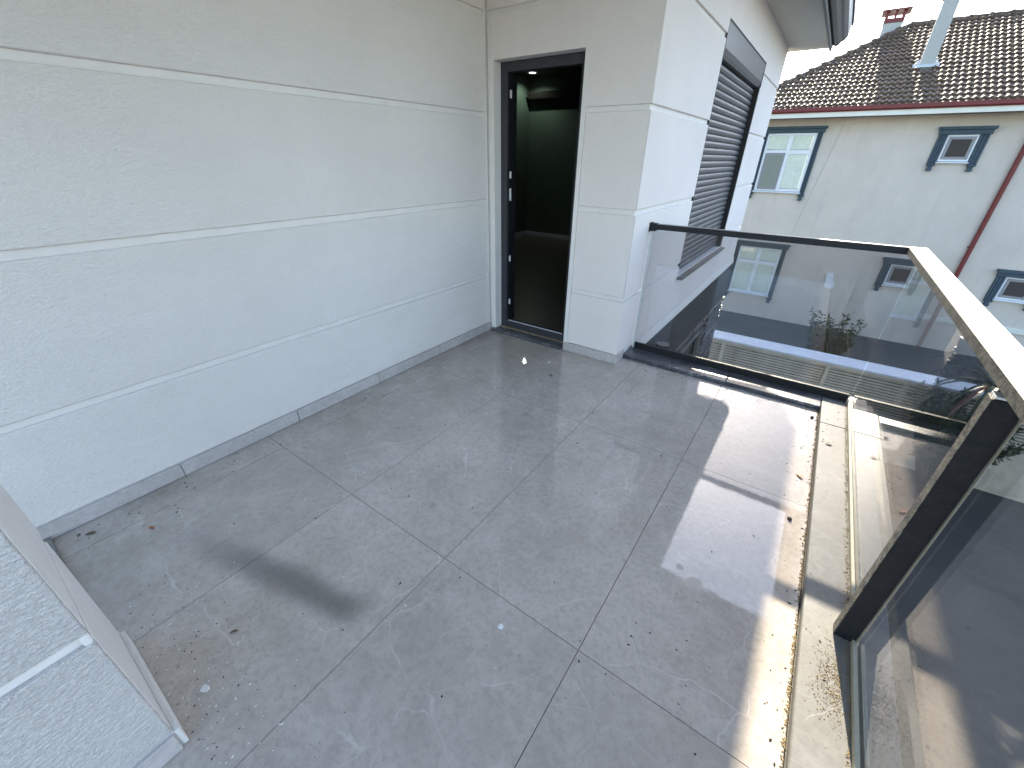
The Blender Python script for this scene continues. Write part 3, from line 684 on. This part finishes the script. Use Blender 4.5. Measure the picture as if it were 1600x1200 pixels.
# ------------------------------------------------------------------ plants
def leafy(name, label, base, top_c, rad, nstem, nleaf, size, mat, seed, cat, narrow=.38):
    rd = random.Random(seed); t = thing(name, label, cat, base); base = Vector(base); top_c = Vector(top_c)
    st = MB(); lf = MB()
    for i in range(nstem):
        a = rd.uniform(0, 2*math.pi); rr_ = rd.uniform(.25, 1)
        end = top_c+Vector((math.cos(a)*rad[0]*rr_, math.sin(a)*rad[1]*rr_, rd.uniform(-.6, 1)*rad[2]))
        mid = (base+end)/2+Vector((rd.uniform(-.1, .1), rd.uniform(-.1, .1), rd.uniform(0, .15)))
        pts = [base.lerp(mid, 0), mid, end]
        st.tube(pts[0], pts[1], .018, .010, 5).tube(pts[1], pts[2], .010, .003, 5)
        for k in range(nleaf):
            u = rd.uniform(.15, 1.0); p = mid.lerp(end, u) if rd.random() < .8 else pts[0].lerp(mid, rd.uniform(.6, 1))
            d = Vector((rd.gauss(0, 1), rd.gauss(0, 1), rd.gauss(.5, .8))).normalized(); s_ = d.cross(Vector((rd.gauss(0, 1), rd.gauss(0, 1), rd.gauss(0, 1)))).normalized()
            L = size*rd.uniform(.6, 1.2); w_ = L*narrow*.5; nn = d.cross(s_)
            q0 = p+d*.01; lf.add([q0, q0+d*L*.45+s_*w_+nn*L*.06, q0+d*L, q0+d*L*.45-s_*w_+nn*L*.06, q0+d*L*.5-nn*L*.03], [(0, 1, 4), (1, 2, 4), (2, 3, 4), (3, 0, 4)])
    st.build('stem', M_bark, t); f = lf.build('foliage', mat, t, recalc=False); f['kind'] = 'stuff'
    return t
leafy('shrub', 'dark green shrub growing between the louvre fence and the pale house', (3.05, 7.6, -3.0), (3.05, 7.6, -1.75), (.50, .40, .42), 46, 62, .085, M_leaf, 11, 'shrub')
leafy('bush', 'dense dark bush under the palm near the side glass', (4.62, 4.6, -3.0), (4.62, 4.6, -1.62), (.62, .4, .40), 60, 110, .09, M_leaf, 21, 'bush')
pm = thing('palm_tree', 'small palm with long drooping fronds beside the dark bush beyond the side handrail', 'palm tree', (4.75, 4.6, -3.0))
MB().tube((4.75, 4.6, -3.0), (4.70, 4.62, -1.15), .09, .07, 10).build('trunk', M_bark, pm, smooth=True)
rp = random.Random(8)
for i in range(22):
    a = 2*math.pi*i/22+rp.uniform(-.2, .2); L = rp.uniform(.6, .9); rise = rp.uniform(.1, .55); w_ = rp.uniform(.028, .045)
    mb = MB(); pts = []; dirv = Vector((math.cos(a), math.sin(a), 0)); sd_ = Vector((-math.sin(a), math.cos(a), 0))
    for k in range(8):
        t = k/7; pts.append(Vector((4.70, 4.62, -1.16))+dirv*L*t*(1-.15*t)+Vector((0, 0, rise*t*1.9-L*t*t*.95)))
    vs = []
    for k, p in enumerate(pts):
        ww_ = w_*(1-(k/7)**2)+.002; vs += [p+sd_*ww_+Vector((0, 0, .012)), p, p-sd_*ww_+Vector((0, 0, .012))]
    mb.add(vs, [(3*k+j, 3*k+j+1, 3*k+j+4, 3*k+j+3) for k in range(7) for j in range(2)])
    mb.build('frond', M_dry if i in (3, 14) else M_palm, pm, recalc=False)

# ------------------------------------------------------------------ litter on the tiles
def leaf_at(name, label, x, y, z, L, W_, ang, mat, cat='leaf', lift=.004):
    c, s_ = math.cos(ang), math.sin(ang); mb = MB(); vs = []
    prof_ = [(-.5, 0), (-.25, .38), (.1, .5), (.35, .28), (.5, 0), (.35, -.28), (.1, -.5), (-.25, -.38)]
    for zz in (0, .0012):
        for (u, v) in prof_:
            uu, vv = u*L, v*W_; vs.append((x+uu*c-vv*s_, y+uu*s_+vv*c, z+.001+zz+lift*abs(v)*2+lift*.6*(u+.5)))
    n_ = 8
    mb.add(vs, [tuple(range(n_))[::-1], tuple(range(n_, 2*n_))]+[(i, (i+1) % n_, n_+(i+1) % n_, n_+i) for i in range(n_)])
    o = mb.build(name, mat, None, (x, y, z)); tag(o, label, cat); return o
leaf_at('dead_leaf', 'small orange dead leaf on the tiles near the left wall skirting', .27, -2.70, 0, .034, .012, .3, M_orange)
leaf_at('dead_leaf', 'brown wet leaf lying against the skirting by the near doorway', .10, -2.86, 0, .04, .014, .9, M_brownleaf)
leaf_at('dead_leaf', 'orange brown leaf on the sunlit tile strip beside the side kerb', 2.515, -.66, 0, .045, .016, -.8, M_orange)
leaf_at('dead_leaf', 'tiny reddish leaf on the tile near the foot of the white pier', 1.47, .03, 0, .022, .010, .2, M_orange)
leaf_at('dead_leaf', 'olive brown leaf scrap on the tile in front of the door', .93, -.47, 0, .035, .016, -.3, M_brownleaf)
leaf_at('dead_leaf', 'brown twiggy leaf on the shaded tile left of the long tile joint', 1.02, -2.70, 0, .030, .008, .9, M_brownleaf)
leaf_at('dead_leaf', 'dark crumpled leaf on the pale kerb beside the side glass', 2.62, -.30, .030, .035, .018, .5, M_brownleaf)
def chip(label, x, y, z, r, mat, nm, cat, seed, h=.35):
    rd = random.Random(seed); n_ = 7; vs = []
    for zz, k in ((0, 1), (h*r, .85)):
        for i in range(n_):
            a = 2*math.pi*i/n_; q = r*k*rd.uniform(.6, 1.15); vs.append((x+math.cos(a)*q, y+math.sin(a)*q, z+.0005+zz))
    o = MB().add(vs, [tuple(range(n_))[::-1], tuple(range(n_, 2*n_))]+[(i, (i+1) % n_, n_+(i+1) % n_, n_+i) for i in range(n_)]).build(nm, mat, None, (x, y, z)); tag(o, label, cat)
chip('white plaster chip on the tile just in front of the door sill', .80, -.28, 0, .011, M_chip, 'plaster_chip', 'plaster chip', 1)
chip('white plaster crumb in the middle of the nearest big tile', 1.735, -2.16, 0, .010, M_chip, 'plaster_chip', 'plaster chip', 2)
chip('largest white plaster chip by the near pier foot', 1.13, -2.83, 0, .014, M_chip, 'plaster_chip', 'plaster chip', 3, .6)
chip('black stone crumb in the corner of the floor beside the side kerb', 2.535, .02, 0, .012, M_grit, 'stone_crumb', 'stone crumb', 4, .8)
chip('dark pebble on the sunlit tile strip beside the kerb', 2.50, -1.02, 0, .010, M_grit, 'stone_crumb', 'stone crumb', 5, .8)
def scatter(name, label, cat, mat, n, fn, r0, r1, seed, flat=.5):
    rd = random.Random(seed); mb = MB()
    for i in range(n):
        x, y, z = fn(rd); r = rd.uniform(r0, r1)*(.5 if rd.random() < .6 else 1); a = rd.uniform(0, 6.28); e = rd.uniform(1, 1.9)
        c, s_ = math.cos(a), math.sin(a); vs = []
        for (u, v) in ((-1, 0), (0, .7), (1, .1), (.1, -.8)):
            vs.append((x+(u*e*c-v*s_)*r, y+(u*e*s_+v*c)*r, z+.0006))
        vs.append((x, y, z+r*flat+.0006))
        mb.add(vs, [(0, 4, 1), (1, 4, 2), (2, 4, 3), (3, 4, 0), (0, 1, 2, 3)])
    o = mb.build(name, mat, None, recalc=False); o['kind'] = 'stuff'; o['label'] = label; return o
def near_pier(rd):
    while True:
        x = rd.gauss(1.05, .28); y = -2.90+abs(rd.gauss(0, .13))
        if .1 < x < 1.9 and y > -2.9: return x, y, 0
scatter('plaster_crumbs', 'white plaster crumbs scattered by the near pier', 'debris', M_chip, 170, near_pier, .001, .004, 31)
scatter('white_paint_drops', 'white paint drops on the tiles', 'debris', M_chip, 26, lambda rd: (rd.uniform(.5, 2.3), rd.uniform(-2.8, -.1), 0), .002, .0048, 32, .1)
scatter('dark_grit', 'dark grit on the tiles', 'debris', M_grit, 230, near_pier, .0008, .0030, 33)
scatter('floor_grit', 'dark grit over the tiles', 'debris', M_grit, 260, lambda rd: (rd.uniform(.1, 2.5), rd.uniform(-2.9, .1), 0), .001, .005, 34)
scatter('skirting_grit', 'grit along the left wall', 'debris', M_grit, 300, lambda rd: (.02+abs(rd.gauss(0, .12)), rd.uniform(-2.9, -.1), 0), .001, .005, 35)
scatter('front_grit', 'grit along the front kerb', 'debris', M_grit, 260, lambda rd: (rd.uniform(1.3, 2.56), .135-abs(rd.gauss(0, .05)), 0), .001, .005, 36)
scatter('kerb_grit', 'grit along the side kerb', 'debris', M_grit, 120, lambda rd: (2.56-abs(rd.gauss(0, .05)), rd.uniform(-2.9, .1), 0), .001, .006, 37)
scatter('kerb_sand', 'sandy dirt in the joint of the side kerb', 'debris', M_sand, 1500, lambda rd: (2.566-abs(rd.gauss(0, .004)), rd.uniform(-3.2, .15), 0), .0015, .005, 38)
scatter('channel_sand', 'sandy dirt along the glass channel', 'debris', M_sand, 1300, lambda rd: (GX-.018-abs(rd.gauss(0, .006)), rd.uniform(-3.2, .30), .0305), .001, .004, 39)
scatter('post_sand', 'coarse sand heap at the post foot', 'debris', M_sand, 1300, lambda rd: (2.685-abs(rd.gauss(0, .035)), -1.72+rd.gauss(0, .07), .0305), .0008, .0024, 40)
scatter('kerb_specks', 'dark specks on the pale kerb', 'debris', M_grit, 160, lambda rd: (rd.uniform(2.58, 2.80), rd.uniform(-3, .28), .0305), .001, .0045, 41)
scatter('sill_rubble', 'rubble on the balcony door sill', 'debris', M_chip, 120, lambda rd: (rd.uniform(.04, .76), rd.choice([rd.uniform(-.03, .06), -.036-abs(rd.gauss(0, .006))]), .029 if rd.random() < .5 else .001), .001, .006, 42)
